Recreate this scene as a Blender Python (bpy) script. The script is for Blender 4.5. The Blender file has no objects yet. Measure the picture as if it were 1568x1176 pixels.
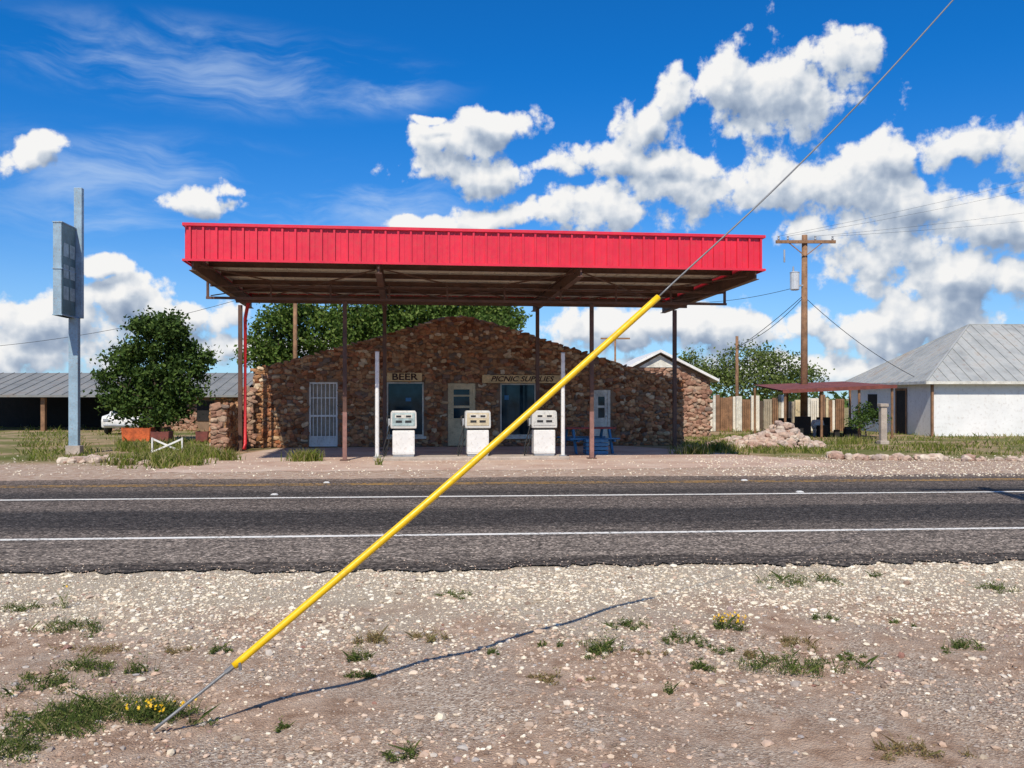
import bpy, math, random
import numpy as np
from mathutils import Vector, Matrix
random.seed(7); R=np.random.default_rng(11)
scene=bpy.context.scene
scene.view_settings.view_transform='Standard'; scene.view_settings.look='None'; scene.view_settings.exposure=0
EYE=1.6; F=1400.0; CX=784.0; HY=610.0
def X(px,d): return (px-CX)/F*d          # site survey: bearing -> x at distance d
def Z(py,d): return EYE+(HY-py)/F*d      # elevation reading -> height at distance d
def G(px,py):                            # ground point
    d=EYE*F/(py-HY); return (X(px,d),d)

# ---------------------------------------------------------------- node helpers
class NT:
    def __init__(s,nt): s.nt=nt; s.n=nt.nodes; s.l=nt.links
    def node(s,t,**k):
        n=s.n.new(t)
        for a,b in k.items(): setattr(n,a,b)
        return n
    def put(s,sock,v):
        if v is None: return
        if hasattr(v,'is_output'): s.l.new(v,sock)
        else:
            try: sock.default_value=v
            except Exception: sock.default_value=(*v,1.0) if len(v)==3 else v
    def m(s,op,a,b=None,c=None,clamp=False):
        n=s.node('ShaderNodeMath',operation=op); n.use_clamp=clamp
        s.put(n.inputs[0],a); s.put(n.inputs[1],b); s.put(n.inputs[2],c); return n.outputs[0]
    def v(s,op,a,b=None,scale=None):
        n=s.node('ShaderNodeVectorMath',operation=op); s.put(n.inputs[0],a); s.put(n.inputs[1],b)
        if scale is not None: s.put(n.inputs['Scale'],scale)
        return n.outputs['Value'] if op in('LENGTH','DOT_PRODUCT','DISTANCE') else n.outputs[0]
    def mix(s,f,a,b,bt='MIX'):
        n=s.node('ShaderNodeMix',data_type='RGBA',blend_type=bt)
        s.put(n.inputs[0],f); s.put(n.inputs[6],a); s.put(n.inputs[7],b); return n.outputs[2]
    def noise(s,vec,scale,detail=4,rough=.55,dist=0,dim='3D'):
        n=s.node('ShaderNodeTexNoise'); n.noise_dimensions=dim; s.put(n.inputs['Vector'],vec); n.inputs['Scale'].default_value=scale
        n.inputs['Detail'].default_value=detail; n.inputs['Roughness'].default_value=rough; n.inputs['Distortion'].default_value=dist
        return n
    def ramp(s,f,stops,interp='LINEAR'):
        n=s.node('ShaderNodeValToRGB'); cr=n.color_ramp; cr.interpolation=interp
        while len(cr.elements)>1: cr.elements.remove(cr.elements[-1])
        cr.elements[0].position=stops[0][0]; c=stops[0][1]; cr.elements[0].color=(*c,1) if hasattr(c,'__len__') else (c,c,c,1)
        for p,c in stops[1:]:
            e=cr.elements.new(p); e.color=(*c,1) if hasattr(c,'__len__') else (c,c,c,1)
        s.put(n.inputs[0],f); return n.outputs[0]
    def maprange(s,f,a,b,c=0.,d=1.,smooth=True):
        n=s.node('ShaderNodeMapRange'); n.interpolation_type='SMOOTHSTEP' if smooth else 'LINEAR'
        s.put(n.inputs[0],f)
        for i,x in enumerate((a,b,c,d)): s.put(n.inputs[i+1],x)
        return n.outputs[0]
def newmat(name):
    m=bpy.data.materials.new(name); m.use_nodes=True; t=NT(m.node_tree); t.n.clear()
    o=t.node('ShaderNodeOutputMaterial'); p=t.node('ShaderNodeBsdfPrincipled'); t.l.new(p.outputs[0],o.inputs[0])
    t.P=p; t.O=o; t.mat=m
    t.oc=t.node('ShaderNodeTexCoord').outputs['Object']
    return t
def bump(t,h,strength=.5,dist=.02):
    b=t.node('ShaderNodeBump'); b.inputs['Strength'].default_value=strength; b.inputs['Distance'].default_value=dist
    t.put(b.inputs['Height'],h); t.l.new(b.outputs[0],t.P.inputs['Normal'])
def paint(name,col,rough=.5,var=.25,dirt=(.12,.09,.07),dirtamt=.35,metal=0,scale=3):
    t=newmat(name); n=t.noise(t.oc,scale,5,.65); n2=t.noise(t.oc,scale*7,3,.6)
    c=t.mix(t.maprange(n.outputs[0],.3,.7),tuple(x*(1-var) for x in col)+(1,),tuple(min(1,x*(1+var*.4)) for x in col)+(1,))
    c=t.mix(t.m('MULTIPLY',t.maprange(n2.outputs[0],.52,.72),dirtamt),c,(*dirt,1))
    t.put(t.P.inputs['Base Color'],c); t.put(t.P.inputs['Roughness'],t.maprange(n2.outputs[0],.3,.7,rough-.08,min(1,rough+.12)))
    t.P.inputs['Metallic'].default_value=metal
    return t.mat
def island(name,stops,rough=.9,noisescale=20,transl=0,bs=.3,spec=.5):
    t=newmat(name); g=t.node('ShaderNodeNewGeometry'); r=g.outputs['Random Per Island']
    c=t.ramp(r,stops)
    if noisescale:
        n=t.noise(t.oc,noisescale,2)
        c=t.mix(1.0,c,t.ramp(n.outputs[0],[(.3,.72),(.7,1.15)]),'MULTIPLY')
    t.put(t.P.inputs['Base Color'],c); t.P.inputs['Roughness'].default_value=rough; t.P.inputs['Specular IOR Level'].default_value=spec
    if transl:
        tr=t.node('ShaderNodeBsdfTranslucent'); t.put(tr.inputs[0],c); mx=t.node('ShaderNodeMixShader'); mx.inputs[0].default_value=transl
        t.l.new(t.P.outputs[0],mx.inputs[1]); t.l.new(tr.outputs[0],mx.inputs[2]); t.l.new(mx.outputs[0],t.O.inputs[0])
    elif bs: bump(t,n.outputs[0],bs,.01)
    return t.mat

# ---------------------------------------------------------------- mesh helpers
def link(o,parent=None):
    scene.collection.objects.link(o)
    if parent: o.parent=parent
    return o
def empty(name,loc=(0,0,0),rz=0):
    e=bpy.data.objects.new(name,None); e.location=loc; e.rotation_euler=(0,0,rz); e.empty_display_size=.3; return link(e)
def arr_obj(name,V,Fc,mat,parent=None,smooth=False):
    V=np.asarray(V,dtype=np.float32); Fc=np.asarray(Fc,dtype=np.int32); k=Fc.shape[1]
    me=bpy.data.meshes.new(name); me.vertices.add(len(V)); me.vertices.foreach_set('co',V.ravel())
    me.loops.add(Fc.size); me.loops.foreach_set('vertex_index',Fc.ravel())
    me.polygons.add(len(Fc)); me.polygons.foreach_set('loop_start',np.arange(0,Fc.size,k,dtype=np.int32))
    me.polygons.foreach_set('use_smooth',np.full(len(Fc),smooth))
    me.update(calc_edges=True); me.materials.append(mat)
    return link(bpy.data.objects.new(name,me),parent)
class MB:
    def __init__(s): s.V=[]; s.F=[]
    def face(s,pts): b=len(s.V); s.V+=[tuple(p) for p in pts]; s.F.append(list(range(b,b+len(pts)))); return s
    def box(s,x0,x1,y0,y1,z0,z1):
        b=len(s.V); s.V+=[(x,y,z) for x in(x0,x1) for y in(y0,y1) for z in(z0,z1)]
        s.F+=[[b+i for i in f] for f in((0,1,3,2),(4,6,7,5),(0,4,5,1),(2,3,7,6),(0,2,6,4),(1,5,7,3))]; return s
    def tube(s,pts,r,n=8,cap=True):
        pts=[Vector(p) for p in pts]; rs=r if hasattr(r,'__len__') else [r]*len(pts); b=len(s.V)
        for i,p in enumerate(pts):
            d=(pts[min(i+1,len(pts)-1)]-pts[max(i-1,0)]).normalized()
            a=d.cross(Vector((0,0,1)));
            if a.length<.05: a=d.cross(Vector((1,0,0)))
            a.normalize(); c=d.cross(a)
            for j in range(n):
                t=2*math.pi*j/n; s.V.append(tuple(p+(a*math.cos(t)+c*math.sin(t))*rs[i]))
        for i in range(len(pts)-1):
            for j in range(n):
                s.F.append([b+i*n+j,b+i*n+(j+1)%n,b+(i+1)*n+(j+1)%n,b+(i+1)*n+j])
        if cap: s.F.append([b+j for j in range(n)][::-1]); s.F.append([b+(len(pts)-1)*n+j for j in range(n)])
        return s
    def beam(s,p,q,w,h):   # rectangular bar
        p=Vector(p);q=Vector(q);d=(q-p).normalized(); a=d.cross(Vector((0,0,1)))
        if a.length<.05: a=Vector((1,0,0))
        a.normalize(); c=d.cross(a).normalized(); b=len(s.V)
        for e in(p,q):
            for sa,sc in((-1,-1),(1,-1),(1,1),(-1,1)): s.V.append(tuple(e+a*w/2*sa+c*h/2*sc))
        s.F+=[[b,b+1,b+2,b+3],[b+7,b+6,b+5,b+4]]+[[b+i,b+4+i,b+4+(i+1)%4,b+(i+1)%4] for i in range(4)]; return s
    def prism(s,poly,y0,y1):   # poly (x,z) extruded in y
        n=len(poly); b=len(s.V); s.V+=[(x,y0,z) for x,z in poly]+[(x,y1,z) for x,z in poly]
        s.F+=[[b+i for i in range(n)],[b+n+i for i in range(n)][::-1]]+[[b+i,b+n+i,b+n+(i+1)%n,b+(i+1)%n] for i in range(n)]; return s
    def obj(s,name,mat,parent=None,bevel=0,smooth=False,loc=None,rot=None):
        me=bpy.data.meshes.new(name); me.from_pydata(s.V,[],s.F); me.materials.append(mat)
        if smooth:
            me.polygons.foreach_set('use_smooth',[True]*len(me.polygons))
        me.update(); o=bpy.data.objects.new(name,me); link(o,parent)
        import bmesh
        bm=bmesh.new(); bm.from_mesh(me); bmesh.ops.recalc_face_normals(bm,faces=bm.faces); bm.to_mesh(me); bm.free()
        if bevel:
            m=o.modifiers.new('bevel','BEVEL'); m.width=bevel; m.segments=2; m.limit_method='ANGLE'
        if loc: o.location=loc
        if rot: o.rotation_euler=rot
        return o
ph=(1+5**.5)/2
ICO=np.array([(-1,ph,0),(1,ph,0),(-1,-ph,0),(1,-ph,0),(0,-1,ph),(0,1,ph),(0,-1,-ph),(0,1,-ph),(ph,0,-1),(ph,0,1),(-ph,0,-1),(-ph,0,1)])/math.hypot(1,ph)
ICF=np.array([(0,11,5),(0,5,1),(0,1,7),(0,7,10),(0,10,11),(1,5,9),(5,11,4),(11,10,2),(10,7,6),(7,1,8),(3,9,4),(3,4,2),(3,2,6),(3,6,8),(3,8,9),(4,9,5),(2,4,11),(6,2,10),(8,6,7),(9,8,1)])
def subdiv(V,Fc):
    V=[tuple(v) for v in V]; c={}; out=[]
    def mid(a,b):
        k=(min(a,b),max(a,b))
        if k not in c:
            m=(np.array(V[a])+np.array(V[b]))/2; m/=np.linalg.norm(m); c[k]=len(V); V.append(tuple(m))
        return c[k]
    for a,b,d in Fc:
        x,y,z=mid(a,b),mid(b,d),mid(d,a); out+=[(a,x,z),(b,y,x),(d,z,y),(x,y,z)]
    return np.array(V),np.array(out)
ICO2,ICF2=subdiv(ICO,ICF)
def stones(name,pos,size,mat,parent=None,jit=.22,hi=False,smooth=False,axes=None):
    B,Fb=(ICO2,ICF2) if hi else (ICO,ICF)
    N=len(pos); V=np.repeat(B[None],N,0)
    if hi: V=np.sign(V)*np.abs(V)**.72
    V=V*(1+R.uniform(-jit,jit,(N,len(B),1)))
    if axes is None:
        a=R.uniform(0,2*math.pi,N); tl=R.uniform(-.35,.35,N)
        V=V*size[:,None,:]
        ct,st=np.cos(tl)[:,None],np.sin(tl)[:,None]
        y=V[...,1]*ct-V[...,2]*st; z=V[...,1]*st+V[...,2]*ct; x=V[...,0]
        ca,sa=np.cos(a)[:,None],np.sin(a)[:,None]
        V=np.stack([x*ca-y*sa,x*sa+y*ca,z],-1)
    else:
        a=R.uniform(-.5,.5,N); ca,sa=np.cos(a)[:,None],np.sin(a)[:,None]
        V=V*size[:,None,:]; x=V[...,0]*ca-V[...,2]*sa; z=V[...,0]*sa+V[...,2]*ca
        V=np.stack([x,V[...,1],z],-1)
        if axes=='side': V=V[...,[1,0,2]]
    V=V+pos[:,None,:]
    Fc=(Fb[None]+np.arange(N)[:,None,None]*len(B)).reshape(-1,3)
    return arr_obj(name,V.reshape(-1,3),Fc,mat,parent,smooth)
def leaves(name,C,s,mat,parent=None,flat=0.0,aspect=.6):
    N=len(C); a=R.normal(size=(N,3)); a[:,2]*=(1-flat); a/=np.linalg.norm(a,axis=1)[:,None]
    b=R.normal(size=(N,3)); b-=a*(a*b).sum(1)[:,None]; b/=np.linalg.norm(b,axis=1)[:,None]
    s=np.asarray(s).reshape(-1,1)*np.ones((N,1))
    V=np.stack([C-a*s,C+b*s*aspect,C+a*s,C-b*s*aspect],1)
    return arr_obj(name,V.reshape(-1,3),np.arange(4*N).reshape(-1,4),mat,parent)
def blades(name,P,h,w,mat,parent=None,lean=.35):
    N=len(P); a=R.uniform(0,2*math.pi,N); d=np.stack([np.cos(a),np.sin(a),np.zeros(N)],1)*w[:,None]/2
    l=R.normal(size=(N,3))*lean*h[:,None]; l[:,2]=h
    mid=P+l*np.array([.35,.35,.55]); 
    V=np.stack([P-d,P+d,mid+d*.7,P+l,mid-d*.7],1)
    return arr_obj(name,V.reshape(-1,3),np.arange(5*N).reshape(-1,5),mat,parent)

# ---------------------------------------------------------------- materials
M_brown=paint('brown_steel',(.11,.052,.033),.55,.4,(.2,.09,.05),.5)
M_red=paint('red_panel',(.74,.022,.05),.42,.14,(.4,.05,.05),.25,scale=1.2)
M_redpipe=paint('red_pipe',(.6,.02,.03),.45,.2)
M_deck=paint('canopy_deck',(.78,.72,.6),.7,.12,(.35,.22,.13),.5)
M_white=paint('white_paint',(.8,.78,.73),.5,.12,(.3,.22,.15),.4,scale=2)
M_white2=paint('old_white',(.72,.69,.6),.6,.3,(.25,.17,.1),.5)
M_cream=paint('cream_paint',(.68,.55,.33),.6,.25)
M_grey=paint('galvanised',(.42,.43,.44),.4,.25,(.2,.15,.1),.3,metal=.3)
M_pumphead=paint('pump_head',(.6,.59,.54),.4,.2,(.25,.2,.15),.5)
M_pumpdial=paint('pump_dial',(.62,.52,.34),.3,.2,(.1,.1,.1),.5,scale=12)
M_black=paint('black_rubber',(.02,.02,.02),.6,.2)
M_yellow=paint('yellow_plastic',(.88,.53,.003),.35,.08,(.45,.25,.02),.4,scale=4)
M_wood=paint('weathered_pole',(.29,.155,.08),.85,.4,(.09,.055,.035),.6)
M_mortar=paint('mortar',(.25,.16,.1),.95,.3)
M_concrete=paint('concrete',(.46,.38,.31),.9,.25,(.22,.16,.12),.5)
M_blue=paint('blue_paint',(.03,.17,.35),.5,.3)
M_tablered=paint('table_red',(.3,.045,.035),.6,.3)
M_orange=paint('rust_orange',(.6,.12,.03),.8,.4,(.12,.04,.02),.5)
M_sign=paint('sign_bluegrey',(.3,.42,.5),.5,.25,(.25,.12,.06),.55)
M_signface=paint('sign_face_teal',(.09,.17,.18),.4,.35,(.25,.22,.14),.5,scale=4)
M_signpale=paint('sign_panel',(.4,.5,.48),.4,.4,(.12,.18,.2),.7,scale=5)
M_signboard=paint('sign_board',(.8,.54,.25),.7,.3,(.3,.18,.1),.5,scale=6)
M_text=paint('sign_lettering',(.05,.012,.008),.8,.3)
M_dark=paint('dark_interior',(.015,.014,.013),.9,.3)
M_stucco=paint('white_stucco',(.8,.79,.76),.9,.08,(.4,.33,.27),.35,scale=1)
M_rustroof=paint('rust_roof',(.2,.05,.035),.7,.4)
M_bark=paint('bark',(.11,.08,.055),.95,.4)
M_wire=paint('steel_cable',(.22,.22,.22),.5,.2,metal=.3)
M_trans=paint('transformer_grey',(.55,.57,.58),.4,.1)
def glass():
    t=newmat('window_glass'); n=t.noise(t.oc,2.2,3)
    t.put(t.P.inputs['Base Color'],t.ramp(n.outputs[0],[(.35,(.006,.014,.02)),(.65,(.02,.05,.07))])); t.P.inputs['Roughness'].default_value=.05
    t.P.inputs['Specular IOR Level'].default_value=.32; t.P.inputs['Specular Tint'].default_value=(.6,.85,1,1); return t.mat
M_glass=glass()
STONE=[(0,(.17,.06,.028)),(.14,(.33,.155,.072)),(.3,(.45,.24,.12)),(.42,(.22,.1,.055)),(.55,(.52,.31,.165)),(.68,(.44,.165,.075)),(.78,(.19,.145,.115)),(.86,(.34,.19,.095)),(.95,(.6,.42,.25)),(1,(.66,.53,.37))]
M_stone=island('rubble_stone',STONE,.95,9,spec=.15)
M_stone2=island('rubble_stone_pink',[(0,(.22,.11,.075)),(.3,(.42,.24,.16)),(.6,(.33,.19,.13)),(.8,(.5,.35,.24)),(1,(.22,.16,.13))],.95,9,spec=.2)
M_rock=island('field_rock',[(0,(.38,.23,.17)),(.4,(.54,.4,.31)),(.7,(.62,.51,.4)),(1,(.4,.3,.25))],.95,12)
M_pebble=island('pebbles',[(0,(.19,.135,.1)),(.12,(.4,.27,.19)),(.32,(.58,.44,.32)),(.46,(.5,.37,.27)),(.58,(.34,.29,.25)),(.7,(.6,.41,.29)),(.85,(.74,.62,.48)),(.95,(.35,.32,.3)),(1,(.3,.15,.11))],.95,0,bs=0,spec=.15)
M_pebblew=island('pale_gravel',[(0,(.33,.26,.19)),(.2,(.62,.51,.37)),(.5,(.76,.66,.5)),(.8,(.82,.75,.61)),(.92,(.48,.41,.34)),(1,(.54,.38,.27))],.95,0,bs=0,spec=.15)
LEAF=[(0,(.04,.075,.012)),(.35,(.075,.135,.02)),(.7,(.12,.19,.03)),(1,(.2,.25,.06))]
M_leaf=island('tree_leaves',LEAF,.7,0,.35,spec=.25)
M_leaf2=island('dark_leaves',[(0,(.03,.055,.012)),(.5,(.055,.105,.02)),(1,(.12,.18,.035))],.65,0,.3,spec=.2)
M_mesq=island('mesquite_leaves',[(0,(.07,.1,.025)),(.5,(.14,.19,.045)),(1,(.2,.24,.07))],.7,0,.35,spec=.2)
M_grass=island('grass_blades',[(0,(.09,.13,.02)),(.4,(.17,.21,.035)),(.65,(.26,.27,.06)),(.85,(.4,.34,.14)),(1,(.5,.41,.22))],.85,0,.35,spec=.1)
M_weed=island('weed_leaves',[(0,(.045,.07,.015)),(.5,(.09,.13,.03)),(.85,(.17,.2,.05)),(1,(.3,.25,.11))],.8,0,.25,spec=.15)
M_dry=island('dry_weed',[(0,(.18,.12,.05)),(.5,(.3,.21,.1)),(1,(.2,.2,.07))],.8,0,.2,spec=.1)
M_flower=island('yellow_petals',[(0,(.8,.42,.005)),(1,(.85,.55,.01))],.6,0,.2)
def metalroof(nm,k):
    t=newmat(nm); n=t.noise(t.oc,.7,6,.7); n2=t.noise(t.oc,5,4)
    c=t.ramp(n.outputs[0],[(.3,(.27*k,.28*k,.27*k)),(.55,(.43*k,.43*k,.4*k)),(.75,(.38*k,.31*k,.24*k))]); c=t.mix(t.m('MULTIPLY',t.maprange(n2.outputs[0],.55,.75),.4),c,(.25,.14,.09,1))
    t.put(t.P.inputs['Base Color'],c); t.P.inputs['Roughness'].default_value=.6; t.P.inputs['Metallic'].default_value=.1; return t.mat
M_mroof=metalroof('metal_roof',1); M_mroof2=metalroof('old_metal_roof',.6)

# ---------------------------------------------------------------- sky
world=bpy.data.worlds.new('World'); scene.world=world; world.use_nodes=True
w=NT(world.node_tree); w.n.clear()
wo=w.node('ShaderNodeOutputWorld')
SUN=Vector((-.12,-.87,1)).normalized(); elev=math.asin(SUN.z); azs=math.atan2(SUN.x,SUN.y)
sky=w.node('ShaderNodeTexSky',sky_type='NISHITA'); sky.sun_disc=False; sky.sun_elevation=elev; sky.sun_rotation=azs%(2*math.pi)
sky.altitude=1200; sky.air_density=1.0; sky.dust_density=.3; sky.ozone_density=2.5
gd=w.node('ShaderNodeTexCoord').outputs['Generated']; dn=w.v('NORMALIZE',gd)
sp=w.node('ShaderNodeSeparateXYZ'); w.l.new(dn,sp.inputs[0])
az=w.m('ARCTAN2',sp.outputs[0],sp.outputs[1]); el=w.m('ARCSINE',sp.outputs[2])
cb=w.node('ShaderNodeCombineXYZ'); w.l.new(az,cb.inputs[0]); w.l.new(el,cb.inputs[1]); P0=cb.outputs[0]
tint=w.mix(w.maprange(el,.02,.36),(.5,.88,1.25,1),(.06,.74,1.42,1))
skc=w.mix(1.0,sky.outputs[0],tint,'MULTIPLY')
haze=w.maprange(el,.0,.2,.38,.0)
skybase=w.mix(haze,skc,(5.3,6.9,8.8,1))
BL=[(1200,145,130,76),(1285,95,64,44),(1125,135,52,46),
 (1029,150,34,50),(985,195,48,38),(930,242,92,26),(1000,252,50,16),
 (760,188,54,23),(690,222,76,28),(715,264,108,32),(850,247,68,21),(310,315,62,24),(352,290,28,16),(48,252,50,26),(86,226,26,16),(664,190,26,8),
 (640,338,55,14),(770,330,80,22),(900,318,114,34),(1065,292,110,42),(1190,282,98,46),(1300,290,115,56),(1360,238,66,30),(1420,312,110,52),(1462,222,62,40),(1520,345,110,68),
 (1340,398,105,50),(1460,425,150,58),(1230,345,60,30),(190,455,115,36),(110,490,110,40),(290,485,90,32),(150,405,56,18),
 (1110,508,200,34),(900,505,120,32),(1400,500,210,44),(80,545,160,40),(420,535,180,26),(1200,565,400,26),(1600,260,60,80)]
def pe(px,py):
    tx=(px-CX)/F; a=math.atan(tx); return a,math.atan((HY-py)/F*math.cos(a))
def blobfield(Pv,lst,op='SMOOTH_MIN'):
    acc=None
    for (px,py,rx,ry) in lst:
        a,e=pe(px,py); rxx=rx/F*math.cos(a)**2; ryy=ry/F*math.cos(a)
        n=w.node('ShaderNodeVectorMath',operation='MULTIPLY_ADD'); w.l.new(Pv,n.inputs[0]); n.inputs[1].default_value=(1/rxx,1/ryy,0); n.inputs[2].default_value=(-a/rxx,-e/ryy,0)
        ln=w.v('LENGTH',n.outputs[0]); acc=ln if acc is None else w.m(op,acc,ln,.25)
    return w.m('SUBTRACT',1.0,acc)
def cloud_bg(lst,cirrus):
    wn=w.noise(P0,11,2,.5,dim='2D'); warp=w.v('SCALE',w.v('SUBTRACT',wn.outputs['Color'],(.5,.5,.5)),scale=.034)
    def density(off,det):
        Pa=w.v('ADD',P0,off) if off else P0
        Pw=w.v('ADD',Pa,warp)
        b=w.m('MAXIMUM',blobfield(Pw,lst),-1.2)
        fb=w.noise(Pa,19,det,.6,dim='2D').outputs[0]
        n2=w.noise(Pa,60,1,.5,dim='2D').outputs['Color']
        Pv=w.v('ADD',Pa,w.v('SCALE',w.v('SUBTRACT',n2,(.5,.5,.5)),scale=.012))
        puff=None
        for sc_,wt in((28,.55),(68,.28)):
            vo=w.node('ShaderNodeTexVoronoi',feature='F1'); vo.voronoi_dimensions='2D'; vo.inputs['Scale'].default_value=sc_
            w.l.new(Pv,vo.inputs['Vector']); q_=w.m('MULTIPLY',w.m('SUBTRACT',.4,w.m('MULTIPLY',vo.outputs['Distance'],vo.outputs['Distance'])),wt)
            puff=q_ if puff is None else w.m('ADD',puff,q_)
        d=w.m('ADD',w.m('MULTIPLY',b,1.0),w.m('MULTIPLY',w.m('SUBTRACT',fb,.5),2.4))
        return w.m('ADD',d,puff)
    d0=density(None,7); d1=density((-.007,.018,0),3)
    alpha=w.maprange(d0,.06,.5)
    lit=w.m('MULTIPLY',w.m('SUBTRACT',d0,d1),.62)
    thick=w.maprange(d0,.3,1.4)
    sh=w.m('ADD',w.m('ADD',.71,lit),w.m('MULTIPLY',thick,-.18))
    ccol=w.ramp(sh,[(0.05,(.22,.3,.44)),(.35,(.35,.43,.56)),(.58,(.53,.6,.7)),(.8,(.79,.82,.86)),(1,(.96,.955,.945))])
    ccol=w.v('SCALE',ccol,scale=9.6)
    base=skybase
    if cirrus:
        rot=w.node('ShaderNodeMapping'); rot.inputs['Rotation'].default_value=(0,0,.16); rot.inputs['Scale'].default_value=(2.2,10,1); w.l.new(w.v('ADD',P0,w.v('SCALE',warp,scale=.9)),rot.inputs['Vector'])
        ci=w.noise(rot.outputs[0],1.8,6,.6,.3,dim='2D').outputs[0]
        cm=blobfield(P0,[(330,105,420,75),(560,140,150,40),(230,270,330,80),(560,300,190,60),(350,350,400,60)])
        cirr=w.m('MULTIPLY',w.m('MULTIPLY',w.maprange(ci,.4,.78),w.maprange(cm,-.1,.6)),.5)
        base=w.mix(cirr,base,(6.6,7.9,9.3,1))
    fin=w.mix(w.m('MULTIPLY',alpha,w.maprange(el,-.01,.03)),base,ccol)
    b=w.node('ShaderNodeBackground'); w.l.new(fin,b.inputs[0]); b.inputs[1].default_value=.1; return b.outputs[0]
def mixsh(f,a,b):
    n=w.node('ShaderNodeMixShader'); w.put(n.inputs[0],f); w.l.new(a,n.inputs[1]); w.l.new(b,n.inputs[2]); return n.outputs[0]
cuts_=[-9999,470,760,1060,1250,9999]; tiles=[]
for lo,hi in zip(cuts_[:-1],cuts_[1:]):
    sub=[b for b in BL if b[0]-2.3*b[2]-40<hi and b[0]+2.3*b[2]+40>lo]
    tiles.append(cloud_bg(sub,lo<1000))
acc=tiles[0]
for c_,tl_ in zip(cuts_[1:-1],tiles[1:]):
    acc=mixsh(w.m('GREATER_THAN',az,math.atan((c_-CX)/F)),acc,tl_)
gq=w.m('MULTIPLY',w.m('SUBTRACT',w.noise(P0,4,4,.6,dim='2D').outputs[0],.54),6.0,clamp=True)
gq=w.m('MULTIPLY',gq,w.maprange(el,-.01,.05))
ob=w.node('ShaderNodeBackground'); ob.inputs[1].default_value=.1; w.l.new(w.mix(gq,skybase,(8,8.0,8.0,1)),ob.inputs[0])
inside=w.m('MULTIPLY',w.m('LESS_THAN',w.m('ABSOLUTE',az),.72),w.m('MULTIPLY',w.m('GREATER_THAN',el,-.02),w.m('LESS_THAN',el,.55)))
w.l.new(mixsh(inside,ob.outputs[0],acc),wo.inputs[0])
try: world.cycles.sampling_method='MANUAL'; world.cycles.sample_map_resolution=256
except Exception: pass
sl=bpy.data.lights.new('sun','SUN'); sl.energy=4.6; sl.angle=math.radians(.53); sl.color=(1,.935,.82)
so=link(bpy.data.objects.new('sun',sl)); so.rotation_euler=(-SUN).to_track_quat('-Z','Y').to_euler(); so.location=(-5,-30,35)

# ---------------------------------------------------------------- camera
cam=bpy.data.cameras.new('camera'); cam.sensor_width=36; cam.lens=36*F/1568; cam.shift_y=22/1568; cam.clip_end=8000; cam.clip_start=.05
co=link(bpy.data.objects.new('camera',cam)); co.location=(0,0,EYE); co.rotation_euler=(math.radians(90),0,0); scene.camera=co

# ---------------------------------------------------------------- ground
RY=math.radians(4.5); rc,rs_=math.cos(RY),math.sin(RY)
def road_v(x,y): return (-x*rs_+(y-8.65)*rc)
def H(x,y):
    v=road_v(x,y); k=np.clip(-v/2.5,0,1)
    return k*(.018*np.sin(x*2.1+1.3*np.sin(y*1.7))+.012*np.sin(x*5.3+y*4.1)-.02) - .012*(v<0.3)
xs=np.unique(np.concatenate([np.linspace(-9,9,181),-9-np.geomspace(.2,3000,34),9+np.geomspace(.2,3000,34)]))
ys=np.unique(np.concatenate([np.linspace(1,9,91),9+np.geomspace(.2,4000,44),1-np.geomspace(.2,2000,20)]))
gx,gy=np.meshgrid(xs,ys); gz=H(gx,gy); V=np.stack([gx,gy,gz],-1).reshape(-1,3)
nx,ny=len(xs),len(ys); ii=(np.arange(ny-1)[:,None]*nx+np.arange(nx-1)[None]).ravel(); Fg=np.stack([ii,ii+1,ii+nx+1,ii+nx],1)
t=newmat('ground'); 
s_=t.node('ShaderNodeSeparateXYZ'); t.l.new(t.oc,s_.inputs[0])
rv=t.m('ADD',t.m('MULTIPLY',s_.outputs[0],-rs_),t.m('MULTIPLY',t.m('SUBTRACT',s_.outputs[1],8.65),rc))
nb=t.noise(t.oc,.9,4,.6,dim='2D').outputs[0]; nf=t.noise(t.oc,45,4,.75,dim='2D').outputs[0]; nm=t.noise(t.oc,5,4,.7,dim='2D').outputs[0]
vor=t.node('ShaderNodeTexVoronoi'); vor.voronoi_dimensions='2D'; vor.inputs['Scale'].default_value=85; t.l.new(t.oc,vor.inputs['Vector'])
vc=t.node('ShaderNodeSeparateColor'); t.l.new(vor.outputs['Color'],vc.inputs[0])
dirt=t.ramp(nm,[(.3,(.3,.185,.12)),(.5,(.46,.315,.22)),(.7,(.58,.43,.315))])
peb=t.ramp(vc.outputs[0],[(0,(.22,.155,.115)),(.4,(.42,.31,.225)),(.75,(.58,.46,.35)),(1,(.7,.6,.48))])
near=t.mix(t.maprange(t.m('ADD',nb,t.m('MULTIPLY',nf,.4)),.6,.8),dirt,peb)
crm=t.mix(.6,t.ramp(vc.outputs[1],[(0,(.3,.23,.16)),(.3,(.53,.43,.31)),(1,(.72,.62,.48))]),t.ramp(nf,[(.35,(.32,.25,.17)),(.6,(.66,.56,.42))]))
rvn=t.m('ADD',rv,t.m('MULTIPLY',t.m('SUBTRACT',nb,.5),2.4))
c=t.mix(t.maprange(rvn,-2.6,-.9),near,crm)
farg=t.ramp(t.noise(t.oc,.35,6,.7,dim='2D').outputs[0],[(.3,(.13,.15,.035)),(.47,(.22,.2,.08)),(.56,(.4,.29,.17)),(.8,(.42,.27,.18))])
grav=t.mix(t.maprange(nm,.35,.65),(.42,.26,.18,1),(.62,.49,.38,1)); grav=t.mix(.3,grav,peb)
c=t.mix(t.maprange(rvn,8.5,8.8),c,grav)
c=t.mix(t.maprange(rvn,13.6,15.5),c,farg)
t.put(t.P.inputs['Base Color'],c); t.P.inputs['Roughness'].default_value=1; t.P.inputs['Specular IOR Level'].default_value=.1
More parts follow.
